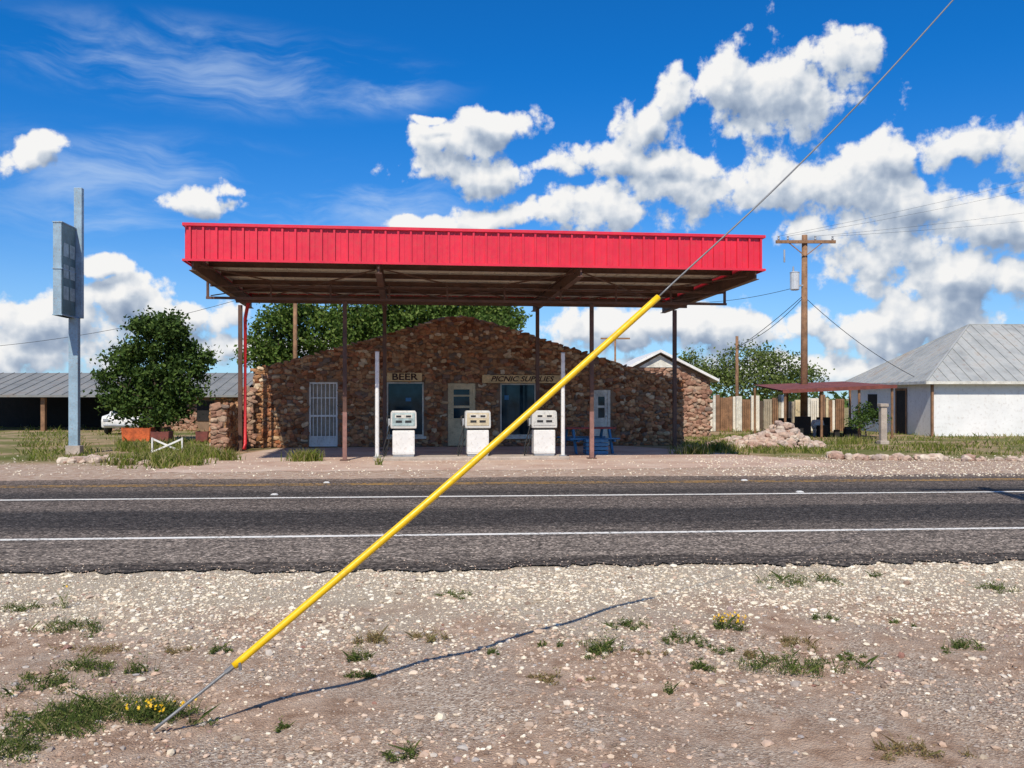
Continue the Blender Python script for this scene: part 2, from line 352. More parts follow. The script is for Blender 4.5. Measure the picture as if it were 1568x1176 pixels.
bump(t,t.m('ADD',t.m('MULTIPLY',vor.outputs['Distance'],.5),nf),.9,.02)
arr_obj('ground',V,Fg,t.mat)

# road
t=newmat('asphalt'); s_=t.node('ShaderNodeSeparateXYZ'); t.l.new(t.oc,s_.inputs[0])
mp=t.node('ShaderNodeMapping'); mp.inputs['Scale'].default_value=(.1,1.3,1); t.l.new(t.oc,mp.inputs['Vector'])
st=t.noise(mp.outputs[0],2.5,5,.65,dim='2D').outputs[0]
yv=t.m('DIVIDE',t.m('ADD',s_.outputs[1],t.m('MULTIPLY',t.m('SUBTRACT',st,.5),1.3)),10)
band=t.ramp(yv,[(0,(.09,.075,.062)),(.025,(.065,.053,.044)),(.055,(.21,.172,.14)),(.19,(.19,.155,.127)),(.25,(.12,.099,.083)),(.31,(.056,.048,.043)),(.44,(.05,.044,.04)),(.5,(.15,.122,.102)),(.6,(.13,.105,.087)),(.645,(.075,.064,.056)),(.7,(.06,.052,.046)),(.77,(.13,.105,.087)),(.88,(.12,.094,.077)),(1,(.21,.16,.125))])
ag=t.node('ShaderNodeTexVoronoi'); ag.voronoi_dimensions='2D'; ag.inputs['Scale'].default_value=46; t.l.new(t.oc,ag.inputs['Vector'])
agc=t.node('ShaderNodeSeparateColor'); t.l.new(ag.outputs['Color'],agc.inputs[0])
n3=t.noise(t.oc,9,5,.8,dim='2D').outputs[0]
agg=t.v('SCALE',t.ramp(agc.outputs[0],[(0,.12),(.55,.3),(.85,.58),(1,1)]),scale=2.7)
c=t.v('MULTIPLY',band,agg); c=t.v('MULTIPLY',c,t.v('SCALE',t.ramp(n3,[(.34,.42),(.64,1)]),scale=1.4))
stc=t.maprange(t.noise(mp.outputs[0],5,4,.65,dim='2D').outputs[0],.54,.68)
c=t.mix(t.m('MULTIPLY',stc,.5),c,(.034,.029,.026,1))
# sealed crack lines wandering across the lanes
cw=t.noise(t.oc,.8,4,.6,dim='2D').outputs[0]
crk=t.m('LESS_THAN',t.m('ABSOLUTE',t.m('SUBTRACT',cw,.5)),.0035)
c=t.mix(t.m('MULTIPLY',crk,.6),c,(.02,.018,.017,1))
t.put(t.P.inputs['Base Color'],c); t.P.inputs['Roughness'].default_value=.95; t.P.inputs['Specular IOR Level'].default_value=.15; bump(t,t.m('ADD',ag.outputs['Distance'],n3),.5,.012)
M_asph=t.mat
ROAD=(0,8.65,0); nseg=1500; L=60
xe=np.concatenate([[-900],np.linspace(-L,L,nseg),[900]])
e0=R.normal(0,.05,len(xe))+.09*np.sin(xe*1.3)+.05*np.sin(xe*3.7)+.03*np.sin(xe*9.1); e1=9.85+R.normal(0,.04,len(xe))+.1*np.sin(xe*.7)
V=np.concatenate([np.stack([xe,e0,np.full_like(xe,.004)],1),np.stack([xe,e1,np.full_like(xe,.004)],1)]); n=len(xe); i=np.arange(n-1)
road=arr_obj('road',V,np.stack([i,i+1,i+n+1,i+n],1),M_asph); road.location=ROAD; road.rotation_euler=(0,0,RY)
def linemat(name,col,lo,hi):
    t=newmat(name); n=t.noise(t.oc,16,5,.75,dim='2D').outputs[0]; n2=t.noise(t.oc,1.3,3,dim='2D').outputs[0]
    f=t.maprange(t.m('ADD',n,t.m('MULTIPLY',n2,.35)),lo,hi)
    t.put(t.P.inputs['Base Color'],t.mix(f,(.09,.077,.066,1),(*col,1))); t.P.inputs['Roughness'].default_value=.9; return t.mat
Mwl=linemat('white_line_paint',(.76,.73,.66),.5,.62); Myl=linemat('yellow_line_paint',(.55,.3,.05),.58,.75)
for nm_,y,ww,mt in(('edge_marking',2.09,.13,Mwl),('lane_marking',6.27,.14,Mwl),('centre_marking',8.42,.1,Myl),('centre_marking_b',8.66,.1,Myl)):
    MB().face([(-400,y-ww/2,.008),(400,y-ww/2,.008),(400,y+ww/2,.008),(-400,y+ww/2,.008)]).obj(nm_,mt,road)
mk=MB()
for px,py in((420,758.5),(1225,754.5),(500,740),(1140,736.5)):
    gxp,gyp=G(px,py); lx=gxp*rc+(gyp-8.65)*rs_; ly=road_v(gxp,gyp)
    mk.prism([(lx-.06,.006),(lx+.06,.006),(lx+.035,.03),(lx-.035,.03)],ly-.05,ly+.05)
mk.obj('road_studs',M_white,road,.004)

# ---------------------------------------------------------------- site frame (canopy + store)
SY=math.radians(6.8); sc,ss=math.cos(SY),math.sin(SY); OX,OY=-7.31,20.5
def S(u,v,z=0): return (OX+u*sc-v*ss,OY+u*ss+v*sc,z)
def u_at(px,v):
    b=(px-CX)/F; return (b*(OY+v*sc)-OX+v*ss)/(sc-b*ss)
def dep(u,v): return OY+u*ss+v*sc
t=newmat('apron'); a=t.noise(t.oc,.8,6,.65).outputs[0]; b=t.noise(t.oc,22,4,.7).outputs[0]
c=t.ramp(a,[(.3,(.4,.25,.18)),(.5,(.52,.37,.28)),(.7,(.6,.48,.38))]); c=t.mix(t.m('MULTIPLY',t.maprange(b,.45,.75),.5),c,(.27,.185,.14,1))
t.put(t.P.inputs['Base Color'],c); t.P.inputs['Roughness'].default_value=.95; bump(t,b,.5,.02)
us=np.linspace(-.6,15.2,60); vt=np.full(60,9.0); vb=np.full(60,-.9)+R.normal(0,.12,60)
vt[:8]=np.array([3.4,3.6,4.4,5.5,7,8.2,8.9,9.0])
vt[-12:]=np.linspace(9,1.5,12)+R.normal(0,.15,12)
V=np.concatenate([np.stack([us,vb,np.full(60,.004)],1),np.stack([us,vt,np.full(60,.004)],1)]); i=np.arange(59)
ap=arr_obj('apron_pavement',V,np.stack([i,i+1,i+61,i+60],1),t.mat); ap.location=(OX,OY,0); ap.rotation_euler=(0,0,SY)

can=empty('gas_station_canopy',(OX,OY,0),SY)
CW,CL=13.45,8.1; tilt=(-.01,0,0)
zb,zt=4.70,5.52
f=MB(); f.box(0,CW,-.012,.0,zb,zt)
k=.06; j=0
while k<CW-.04:
    if j%2==0: f.prism([(k,zb+.03),(k+.045,zb+.03),(k+.045,zt-.045),(k,zt-.045)],-.062,-.0125)
    else: f.box(k,k+.02,-.024,-.0125,zb+.03,zt-.045)
    k+=.145; j+=1
f.obj('fascia_front',M_red,can,rot=tilt)
f=MB()
for xo,s1 in((-.012,-1),(CW,1)):
    f.box(xo,xo+.012,0,CL,zb,zt); k=.1
    while k<CL-.1:
        if s1<0: f.box(xo-.045,xo-.001,k,k+.035,zb+.03,zt-.045)
        else: f.box(xo+.013,xo+.057,k,k+.035,zb+.03,zt-.045)
        k+=.29
f.box(0,CW,CL,CL+.012,zb,zt)
f.obj('fascia_sides',M_red,can,rot=tilt)
f=MB().box(-.06,CW+.06,-.085,-.063,zt-.045,zt+.02).box(-.06,CW+.06,-.085,-.063,zb-.02,zb+.03)
for xo in(-.08,CW+.058): f.box(xo,xo+.022,-.08,CL+.03,zt-.045,zt+.02).box(xo,xo+.022,-.08,CL+.03,zb-.02,zb+.03)
f.obj('fascia_trim',M_red,can,rot=tilt)
MB().box(.02,CW-.02,.02,CL-.02,4.96,5.0).obj('roof_deck',M_deck,can,rot=tilt)
f=MB()
k=.05
while k<CW: f.box(k,k+.02,.15,CL-.1,4.935,4.958); k+=.3
f.obj('deck_ribs',M_deck,can,rot=tilt)
f=MB()
for v in(.06,1.55,3.1,4.7,6.3,7.95): f.box(.16,CW-.16,v,v+.05,4.81,4.93).box(.16,CW-.16,v-.03,v+.08,4.80,4.809)
f.obj('purlins',M_brown,can,rot=tilt)
RU=[.12,u_at(589,7.2),u_at(823,7.2),CW-.12]
f=MB()
for u in RU:
    f.box(u-.02,u+.02,.05,CL-.03,4.5,4.78).box(u-.08,u+.08,.05,CL-.03,4.781,4.797).box(u-.08,u+.08,.05,CL-.03,4.485,4.499)
f.obj('rafters',M_brown,can,rot=tilt)
tw=2.6
f=MB()
f.beam((-.1,tw,4.14),(CW+.05,tw,4.14),.07,.06)
f.beam((.0,tw,4.45),(CW,tw,4.45),.06,.05)
f.beam((-.06,tw,4.14),(-.06,tw,4.62),.06,.06).beam((CW,tw,4.14),(CW,tw,4.62),.06,.06)
nseg=9
for i in range(1,nseg):
    u=CW*i/nseg; f.beam((u,tw,4.17),(u,tw,4.55),.045,.045)
for i in range(0,nseg):
    a_,b_=CW*i/nseg,CW*(i+1)/nseg
    if i%2: a_,b_=b_,a_
    f.beam((a_,tw+.05,4.2),(b_,tw+.05,4.45),.025,.025)
for (a0,b0) in((0,1),(1,2),(2,3)):
    f.beam((RU[a0]+.1,.4,4.62),(RU[b0]-.1,6.8,4.5),.03,.03); f.beam((RU[b0]-.1,.4,4.60),(RU[a0]+.1,6.8,4.48),.03,.03)
f.beam((.1,5.6,4.38),(CW-.1,5.6,4.38),.07,.1)
f.obj('trusses',M_brown,can)
f=MB()
for px in(528,906):
    u=u_at(px,tw); f.box(u-.05,u+.05,tw-.05,tw+.05,0,4.1).box(u-.12,u+.12,tw-.12,tw+.12,.004,.03)
for px in(589,823): 
    u=u_at(px,7.2); f.box(u-.055,u+.055,7.15,7.25,0,4.4).box(u-.13,u+.13,7.07,7.33,.004,.03)
for u in(u_at(368,7.2),u_at(1033,7.2)): f.box(u-.06,u+.06,7.15,7.25,0,4.42)
f.obj('columns',M_brown,can,.006)
u=u_at(375.5,7.0)
MB().tube([(u+.16,6.6,4.45),(u+.1,6.8,4.35),(u,7.0,4.0),(u,7.0,.25),(u,6.85,.1)],.055,10).obj('downspout',M_redpipe,can,smooth=True)
f=MB()
for px in(528,906):
    u=u_at(px,tw); f.box(u-.053,u+.053,tw-.053,tw+.053,.03,1.25)
f.obj('column_guards',paint('faded_red_primer',(.3,.15,.12),.7,.3),can)

# ---------------------------------------------------------------- stone store
store=empty('stone_store_building',(OX,OY,0),SY)
WV=9.05
def wp(px,py):
    u=u_at(px,WV); return u,Z(py,dep(u,WV))
prof=[wp(*p) for p in((390,567),(470,547),(560,523),(600,511),(640,500),(670,490),(690,486),(712,486),(740,492),(800,510),(870,533),(960,562),(1045,584))]
pu=[p[0] for p in prof]; pz=[p[1] for p in prof]
top=lambda u: float(np.interp(u,pu,pz))
opens=[]
for kind,x0,x1,y0,y1 in(('door',473,517,585,None),('window',592,649,585,668),('door',686,728,587,None),('window',766,821,587,668),('door',908,935,597,None)):
    u0,z1=wp(x0,y0); u1=u_at(x1,WV); z0=0.03 if y1 is None else wp(x0,y1)[1]; opens.append((kind,u0,u1,z0,z1))
cuts=sorted(set(pu+[o[1] for o in opens]+[o[2] for o in opens]))
f=MB()
for a_,b_ in zip(cuts[:-1],cuts[1:]):
    m_=(a_+b_)/2; op=[o for o in opens if o[1]<=m_<=o[2]]
    if op:
        o=op[0]; f.face([(a_,WV,o[4]),(b_,WV,o[4]),(b_,WV,top(b_)),(a_,WV,top(a_))])
        if o[3]>.05: f.face([(a_,WV,-.1),(b_,WV,-.1),(b_,WV,o[3]),(a_,WV,o[3])])
    else: f.face([(a_,WV,-.1),(b_,WV,-.1),(b_,WV,top(b_)),(a_,WV,top(a_))])
for o in opens:
    _,u0,u1,z0,z1=o; D=.3
    f.face([(u0,WV,z0),(u0,WV+D,z0),(u0,WV+D,z1),(u0,WV,z1)]); f.face([(u1,WV,z0),(u1,WV+D,z0),(u1,WV+D,z1),(u1,WV,z1)])
    f.face([(u0,WV,z1),(u1,WV,z1),(u1,WV+D,z1),(u0,WV+D,z1)]); f.face([(u0,WV,z0),(u1,WV,z0),(u1,WV+D,z0),(u0,WV+D,z0)])
BD=6.2
f.face([(pu[0],WV,-.1),(pu[0],WV+BD,-.1),(pu[0],WV+BD,pz[0]),(pu[0],WV,pz[0])])
f.face([(pu[-1],WV,-.1),(pu[-1],WV+BD,-.1),(pu[-1],WV+BD,pz[-1]),(pu[-1],WV,pz[-1])])
f.face([(u,WV+BD,z) for u,z in zip(pu,pz)]+[(pu[-1],WV+BD,-.1),(pu[0],WV+BD,-.1)])
f.obj('walls',M_mortar,store)
f=MB()
for i in range(len(pu)-1): f.face([(pu[i],WV+.02,pz[i]-.12),(pu[i+1],WV+.02,pz[i+1]-.12),(pu[i+1],WV+BD,pz[i+1]-.12),(pu[i],WV+BD,pz[i]-.12)])
f.obj('roof',M_mroof,store)
def rubble(u0,u1,topf,ops,v,name,mat,parent,axes='front',s=1.0,th=.06,zmin=0):
    P_=[];Sz=[]; z=zmin+.05
    while z<6:
        hh=random.uniform(.07,.14)*s; u=u0; any_=False
        while u<u1:
            wd=random.uniform(.09,.32)*s; uc=u+wd/2; zc=z+random.uniform(-.05,.05)*s
            if uc<u1+.02 and zc+hh*.3<topf(uc):
                any_=True
                if not any(o[1]-wd*.42<uc<o[2]+wd*.42 and o[3]-hh*.6<zc<o[4]+hh*.6 for o in ops):
                    P_.append((uc,v+random.uniform(-.012,.02),zc) if axes=='front' else (v,uc,zc)); Sz.append((wd*.53,th*random.uniform(.7,1.4),hh*random.uniform(.5,.85)))
            u+=wd*.94
        z+=hh*1.02
        if not any_: break
    return stones(name,np.array(P_),np.array(Sz),mat,parent,jit=.14,hi=True,axes=axes)
rubble(pu[0],pu[-1],top,opens,WV,'facade_stones',M_stone,store,s=.9)
rubble(WV,WV+BD,lambda x:pz[-1],[],pu[-1],'side_stones',M_stone,store,'side')
rubble(WV,WV+BD,lambda x:pz[0],[],pu[0],'side_stones_b',M_stone,store,'side')
cp=[];cs=[]
u=pu[0]
while u<pu[-1]:
    cp.append((u,WV+.06,top(u)+.0)); cs.append((random.uniform(.1,.17),.13,random.uniform(.035,.06))); u+=.2
stones('coping',np.array(cp),np.array(cs),M_stone,store,hi=True,axes='front')
gl=MB(); fr=MB(); 
for o in opens:
    kind,u0,u1,z0,z1=o
    if kind=='window':
        gl.face([(u0,WV+.1,z0),(u1,WV+.1,z0),(u1,WV+.1,z1),(u0,WV+.1,z1)])
        fw=.05
        fr.box(u0,u0+fw,WV+.04,WV+.09,z0,z1).box(u1-fw,u1,WV+.04,WV+.09,z0,z1).box(u0+fw,u1-fw,WV+.04,WV+.09,z1-fw,z1).box(u0+fw,u1-fw,WV+.04,WV+.09,z0,z0+fw)
        fr.box(u0-.08,u1+.08,WV-.1,WV+.035,z0-.09,z0-.002)
gl.obj('window_glass',M_glass,store); fr.obj('window_frames',M_white2,store,.006)
MB().box(opens[1][1]+.62,opens[1][1]+.8,WV+.092,WV+.096,1.5,1.62).box(opens[3][1]+.15,opens[3][1]+.3,WV+.092,WV+.096,1.55,1.7).obj('window_stickers',M_blue,store)
k,u0,u1,z0,z1=opens[0]; d=MB()
MB().box(u0,u1,WV+.2,WV+.24,z0,z1).obj('door_panel',paint('dim_door',(.42,.36,.28),.7),store)
d.box(u0,u0+.06,WV+.05,WV+.1,z0,z1).box(u1-.06,u1,WV+.05,WV+.1,z0,z1).box(u0+.06,u1-.06,WV+.05,WV+.1,z1-.06,z1).box(u0+.06,u1-.06,WV+.05,WV+.1,z0,z0+.06).box(u0+.06,u1-.06,WV+.055,WV+.095,1.0,1.06)
d.box(u0+.06,u1-.06,WV+.058,WV+.092,.33,.37).box(u0+.06,u1-.06,WV+.058,WV+.092,1.6,1.63)
d.box(u0+.06,u1-.06,WV+.099,WV+.103,z0,.36)
n_=7
for i in range(1,n_): 
    uu=u0+(u1-u0)*i/n_; d.box(uu-.012,uu+.012,WV+.06,WV+.084,z0+.03,z1-.03)
d.obj('security_door',M_white,store)
for idx,mt in((2,M_cream),(4,M_white2)):
    k,u0,u1,z0,z1=opens[idx]; d=MB()
    d.box(u0,u0+.09,WV+.02,WV+.12,z0,z1).box(u1-.09,u1,WV+.02,WV+.12,z0,z1).box(u0+.09,u1-.09,WV+.02,WV+.12,z1-.09,z1)
    a_,b_=u0+.09,u1-.09
    d.box(a_,a_+.1,WV+.06,WV+.1,z0,z1-.09).box(b_-.1,b_,WV+.06,WV+.1,z0,z1-.09)
    for p,q in((z0,.22),(.86,.94),(1.28,1.36),(1.66,1.72),(z1-.2,z1-.09)): d.box(a_+.1,b_-.1,WV+.062,WV+.098,p,q)
    d.box(a_+.1,b_-.1,WV+.08,WV+.09,.22,.859)
    d.obj('panelled_door' ,mt,store,.004)
    MB().face([(a_,WV+.094,.9),(b_,WV+.094,.9),(b_,WV+.094,z1-.1),(a_,WV+.094,z1-.1)]).obj('door_glass',M_glass,store)
    MB().tube([(b_-.05,WV+.02,1.0),(b_-.05,WV+.062,1.0)],.03,8).obj('door_knob',M_grey,store)
def board(x0,x1,y0,y1,txt,name,size):
    u0,zt_=wp(x0,y0); u1=u_at(x1,WV); _,zb_=wp(x0,y1)
    MB().box(u0,u1,WV-.13,WV-.09,zb_,zt_).obj(name+'_board',M_signboard,store,.004)
    cu=bpy.data.curves.new(name,'FONT'); cu.body=txt; cu.size=size; cu.extrude=.004; cu.align_x='CENTER'; cu.align_y='CENTER'; cu.materials.append(M_text)
    o=link(bpy.data.objects.new(name+'_lettering',cu),store); o.location=((u0+u1)/2,WV-.136,(zb_+zt_)/2); o.rotation_euler=(math.radians(90),0,0)
    return o
o=board(593,646,571,584,'BEER','beer_sign',.3); o.scale=(1.3,1,1); o.data.offset=.006
o=board(738,858,574.5,586.5,'PICNIC SUPPLIES','picnic_sign',.24); o.scale=(1.18,1,1); o.data.offset=.004; o.data.shear=.3
wing=empty('low_stone_wall',(OX,OY,0),SY)
MB().box(-.75,-.35,6.35,WV-.02,-.1,1.42).obj('core',M_mortar,wing)
rubble(-.75,-.35,lambda x:1.45,[],6.35,'end_stones',M_stone2,wing)
rubble(6.35,WV,lambda x:1.45,[],-.35,'face_stones',M_stone,wing,'side'); rubble(6.35,WV,lambda x:1.45,[],-.75,'face_stones_b',M_stone,wing,'side')
MB().box(-.34,.08,WV-.3,WV-.05,-.1,1.9).obj('return_core',M_mortar,wing); rubble(-.34,.1,lambda x:1.95,[],WV-.3,'return_stones',M_stone2,wing)
# ---------------------------------------------------------------- pump island, pumps, poles
uA,uB=u_at(572,2.7),u_at(868,2.7)
MB().box(uA,uB,2.25,3.25,-.05,.09).obj('pump_island_kerb',M_concrete,None,.03,loc=(OX,OY,0),rot=(0,0,SY))
def pump(px,dial,name='gas_pump'):
    u=u_at(px,2.75); e=empty(name,S(u,2.75,.09),SY)
    MB().box(-.27,.27,-.2,.2,0,.05).obj('plinth',M_grey,e,.01)
    MB().box(-.285,.285,-.22,.22,.051,.68).obj('cabinet',M_white,e,.02)
    MB().box(-.25,.25,-.228,-.221,.1,.62).obj('cabinet_panel',M_white,e,.006)
    MB().box(-.24,.24,-.17,.17,.68,.73).obj('neck',M_black,e)
    MB().prism([(-.33,.73),(.33,.73),(.34,.8),(.33,1.14),(.3,1.19),(-.3,1.19),(-.33,1.14),(-.34,.8)],-.21,.21).obj('head',M_pumphead,e,.02)
    MB().box(-.29,.29,-.222,-.2101,.8,1.13).obj('dial_bezel',dial,e,.008)
    MB().box(-.22,.22,-.228,-.2225,1.0,1.09).obj('dial_face',M_white2,e)
    MB().box(-.2,-.04,-.228,-.2225,.88,.94).box(.04,.2,-.228,-.2225,.88,.94).box(-.19,-.06,-.232,-.2285,1.02,1.07).box(.06,.19,-.232,-.2285,1.02,1.07).obj('price_windows',M_black,e)
    MB().box(-.4,-.345,-.07,.07,.78,.98).obj('nozzle_boot',M_grey,e,.01)
    MB().tube([(-.42,-.1,.8),(-.43,-.06,.95),(-.42,.02,1.03),(-.37,.06,1.05)],[.016,.022,.024,.02],8).obj('nozzle',M_black,e,smooth=True)
    pts=[]
    for i in range(19):
        t_=i/18; pts.append((-.36-.14*math.sin(math.pi*t_)-.05*math.sin(2*math.pi*t_),-.06-.06*t_,.82-.78*math.sin(math.pi*min(1,t_*1.0))**.8))
    MB().tube(pts,.016,6).obj('hose',M_black,e,smooth=True)
    MB().tube([(-.3,.0,.5),(-.46,-.02,.2),(-.52,-.05,-.02)],.014,6).obj('hose_tail',M_black,e,smooth=True)
pump(618,M_signpale); pump(731,M_pumpdial); pump(832,M_pumphead)
for px in(577.5,862):
    u=u_at(px,2.4); e=empty('white_light_pole',S(u,2.4,0),SY)
    MB().tube([(0,0,0),(0,0,2.78)],.052,12).obj('post',M_white,e,smooth=False); MB().tube([(0,0,2.782),(0,0,2.8)],.06,12).obj('cap',M_grey,e); MB().tube([(0,0,.092),(0,0,.12)],.1,12).obj('base_flange',M_grey,e)
e=empty('picnic_table',S(u_at(900,5.2),5.2,0),SY+.12)
f=MB()
for i in range(5): f.box(-.75,.75,-.36+i*.145,-.36+i*.145+.13,.71,.75)
f.obj('top',M_tablered,e,.005)
f=MB()
for yy in(-.7,.55):
    f.box(-.75,.75,yy,yy+.15,.42,.46)
f.obj('benches',M_blue,e,.005)
f=MB()
for xx in(-.55,.55):
    f.beam((xx,-.3,.7),(xx,-.62,0),.06,.09).beam((xx,.3,.7),(xx,.62,0),.06,.09).beam((xx+.062,-.66,.39),(xx+.062,.66,.39),.05,.08)
f.box(-.5,.5,-.02,.02,.36,.44)
f.obj('legs',M_blue,e)
e=empty('blue_crate',S(u_at(912,4.4),4.4,0),SY)
f=MB()
for i in range(4): f.box(-.3,.3,-.22,-.2,.03+i*.11,.11+i*.11).box(-.3,.3,.2,.22,.03+i*.11,.11+i*.11).box(-.32,-.3,-.22,.22,.03+i*.11,.11+i*.11).box(.3,.32,-.22,.22,.03+i*.11,.11+i*.11)
f.box(-.3,.3,-.19,.19,.0,.03); f.obj('slats',M_blue,e)

# ---------------------------------------------------------------- guy wire with yellow guard
A=Vector((-1.75,4.46,-.02)); 
def q(px,py,d): return Vector((X(px,d),d,Z(py,d)))
gw=empty('guy_wire')
p0=A; p1=q(358,1020,4.63); p2=q(1008,455,5.5); p3=q(1395,72,6.22)
pole_top=Vector((7.25,8.0,9.0))
def cr(P,n=14):
    out=[]
    for i in range(len(P)-1):
        a=P[max(i-1,0)];b=P[i];c=P[i+1];d=P[min(i+2,len(P)-1)]
        for k in range(n):
            t_=k/n; out.append(.5*((2*b)+(c-a)*t_+(2*a-5*b+4*c-d)*t_*t_+(3*b-a-3*c+d)*t_**3))
    out.append(P[-1]); return out
pm=q(690,738,5.03)
up=cr([p2,p3,pole_top])
MB().tube(cr([p0,p1])[::3]+[p1],.0085,8).obj('anchor_rod',M_wire,gw,smooth=True)
MB().tube(cr([p1,pm,p2]),.0195,14).obj('yellow_guard',M_yellow,gw,smooth=True)
MB().tube(up,.0055,6).obj('cable',M_wire,gw,smooth=True)
dd=(p1-p0).normalized()
MB().tube([p1-dd*.05,p1+dd*.01],.014,8).tube([p1+Vector((.03,-.005,.02)),p1+Vector((.036,-.005,-.02))],.008,6).obj('clamp',M_wire,gw)
e=empty('utility_pole',(7.25,8.0,0))
MB().tube([(0,0,-.2),(0,0,9.6)],[.16,.11],14).obj('pole',M_wood,e,smooth=True)
MB().box(-1.2,1.2,.12,.22,8.9,9.03).obj('crossarm',M_wood,e); MB().tube([(.3,-.25,7.6),(.3,-.25,8.5)],.2,12).obj('transformer',M_trans,e)

# ---------------------------------------------------------------- background poles
def wirepts(a,b,sag,n=16):
    a=Vector(a);b=Vector(b); return [a.lerp(b,i/n)-Vector((0,0,sag*4*(i/n)*(1-i/n))) for i in range(n+1)]
dP=40.0; e=empty('utility_pole',(X(1231,dP),dP,0)); H0=Z(360,dP)
MB().tube([(0,0,-.2),(.03,0,H0)],[.17,.12],12).obj('pole',M_wood,e,smooth=True)
zc=Z(371,dP); MB().box(-1.27,1.33,-.2,-.1,zc-.07,zc+.06).obj('crossarm',M_wood,e)
f=MB().beam((-.7,-.15,zc-.05),(0,-.15,zc-.62),.03,.04).beam((.75,-.15,zc-.05),(.03,-.15,zc-.62),.03,.04); f.obj('braces',M_wood,e)
f=MB()
for x in(-1.15,-.75,.45,1.2): f.tube([(x,-.15,zc+.06),(x,-.15,zc+.12),(x,-.15,zc+.16),(x,-.15,zc+.24)],[.03,.06,.035,.05],8)
f.obj('insulators',M_grey,e)
zt_=Z(430,dP)
MB().tube([(-.42,-.05,zt_-.42),(-.42,-.05,zt_-.38),(-.42,-.05,zt_+.33),(-.42,-.05,zt_+.36),(-.42,-.05,zt_+.4)],[.15,.2,.2,.22,.12],14).obj('transformer',M_trans,e)
MB().tube([(-.48,-.05,zt_+.4),(-.48,-.05,zt_+.62)],[.05,.03],8).tube([(-.9,-.15,zc-.35),(-.9,-.15,zc-.9)],.04,8).box(-.4,0,-.1,0,zt_-.25,zt_-.18).obj('fuse_and_bushing',M_grey,e)
P0_=Vector(e.location)
wl=empty('overhead_wires')
f=MB()
for x,(tx,ty,td) in zip((-1.15,-.75,.45,1.2),((1700,240,60),(1700,258,60),(1720,300,70),(1740,315,70))):
    f.tube(wirepts(P0_+Vector((x,-.15,zc+.24)),(X(tx,td),td,Z(ty,td)),.25),.0055,5)
f.tube(wirepts(P0_+Vector((-.4,-.05,zt_-.3)),(X(1050,52),52,Z(463,52)),.2),.012,5)
f.tube(wirepts(P0_+Vector((-.1,-.05,zt_-.7)),(X(1060,48),48,Z(572,48)),.3),.014,5)
f.tube(wirepts(P0_+Vector((-.1,-.05,zt_-.8)),(X(1128,48),48,Z(530,48)),.3),.014,5)
f.tube(wirepts(P0_+Vector((.1,-.05,zt_-.8)),(X(1400,40),40,Z(577,40)),.25),.014,5)
f.tube(wirepts((X(-40,45),45,Z(533,45)),(X(452,45),45,Z(432,45)),.5),.011,5)
f.obj('wires',M_black,wl)
def spole(px,ytop,d,r=.12,arm=0,name='wooden_pole'):
    e=empty(name,(X(px,d),d,0)); MB().tube([(0,0,-.1),(0,0,Z(ytop,d))],[r,r*.75],10).obj('pole',M_wood,e,smooth=True)
    MB().tube([(0,0,Z(ytop,d)+.002),(0,0,Z(ytop,d)+.02)],r*.8,10).obj('cap',M_grey,e)
    if arm: MB().box(-arm,arm,-.15,-.05,Z(ytop,d)-.25,Z(ytop,d)-.12).obj('crossarm',M_wood,e)
spole(452,432,40.,.11); spole(1128.5,515,48,.1); spole(942,515,75,.1,1.2)

# ---------------------------------------------------------------- roadside sign
dS=26.2; e=empty('roadside_sign',(X(114,dS),dS,0),math.radians(5))
MB().box(-.13,.13,-.1,.1,-.05,Z(487,dS)).obj('post',M_sign,e,.01)
MB().box(-.02,.2,.0,.18,Z(487,dS),Z(287,dS)).obj('upper_post',M_sign,e,.01)
z0,z1=Z(484,25.5),Z(342,25.5)
MB().box(-.2,.03,-1.0,-.01,z0,z1).obj('cabinet',M_sign,e,.015)
MB().box(.031,.04,-.97,-.04,z0+.05,z1-.05).obj('sign_face',M_signface,e)
f=MB(); hgt=(z1-z0)
for i in range(1,4):
    a_=z0+.1+i*hgt/4.3
    f.box(.041,.05,-.9,-.55,a_-.25,a_+hgt/7-.25).box(.041,.05,-.45,-.1,a_-.25,a_+hgt/7-.25)
f.obj('faded_panels',M_signpale,e)
f=MB()
for i in(0,2,4): f.box(-.21,.055,-1.02,.0,z0+i*(hgt-.03)/4,z0+i*(hgt-.03)/4+.03)
f.obj('cabinet_bands',M_sign,e)
MB().box(-.2,.2,-.15,.15,0,.25).obj('footing',M_concrete,e,.01)

# ---------------------------------------------------------------- left garage
e=empty('low_garage_building',(0,45,0),0)
xl,xr=X(-120,45),X(372,45); ez=Z(605,45); rz=Z(571,49)
f=MB().box(X(168,45),xr,0,8,-.1,ez-.02).box(xl,X(168,45),6,8,-.1,ez-.02)
f.obj('walls',M_mortar,e)
rubble(X(172,45),X(200,45),lambda x:ez-.05,[],0,'stone_pier',M_stone2,e); rubble(X(245,45),X(300,45),lambda x:ez-.05,[],0,'stone_pier_b',M_stone2,e)
rubble(X(330,45),xr,lambda x:ez-.05,[],0,'stone_pier_c',M_stone,e)
f=MB().face([(xl,-.6,ez),(xr,-.6,ez),(xr,4,rz),(xl,4,rz)]).face([(xl,-.6,ez-.05),(xr,-.6,ez-.05),(xr,4,rz-.05),(xl,4,rz-.05)]).face([(xl,4,rz),(xr,4,rz),(xr,8.6,ez),(xl,8.6,ez)]).box(xl,xr,-.62,-.58,ez-.1,ez-.002)
f.obj('roof',M_mroof2,e)
f=MB(); k=xl
while k<xr: f.beam((k,-.6,ez+.015),(k,4,rz+.015),.03,.03); k+=.6
f.obj('roof_seams',M_mroof2,e)
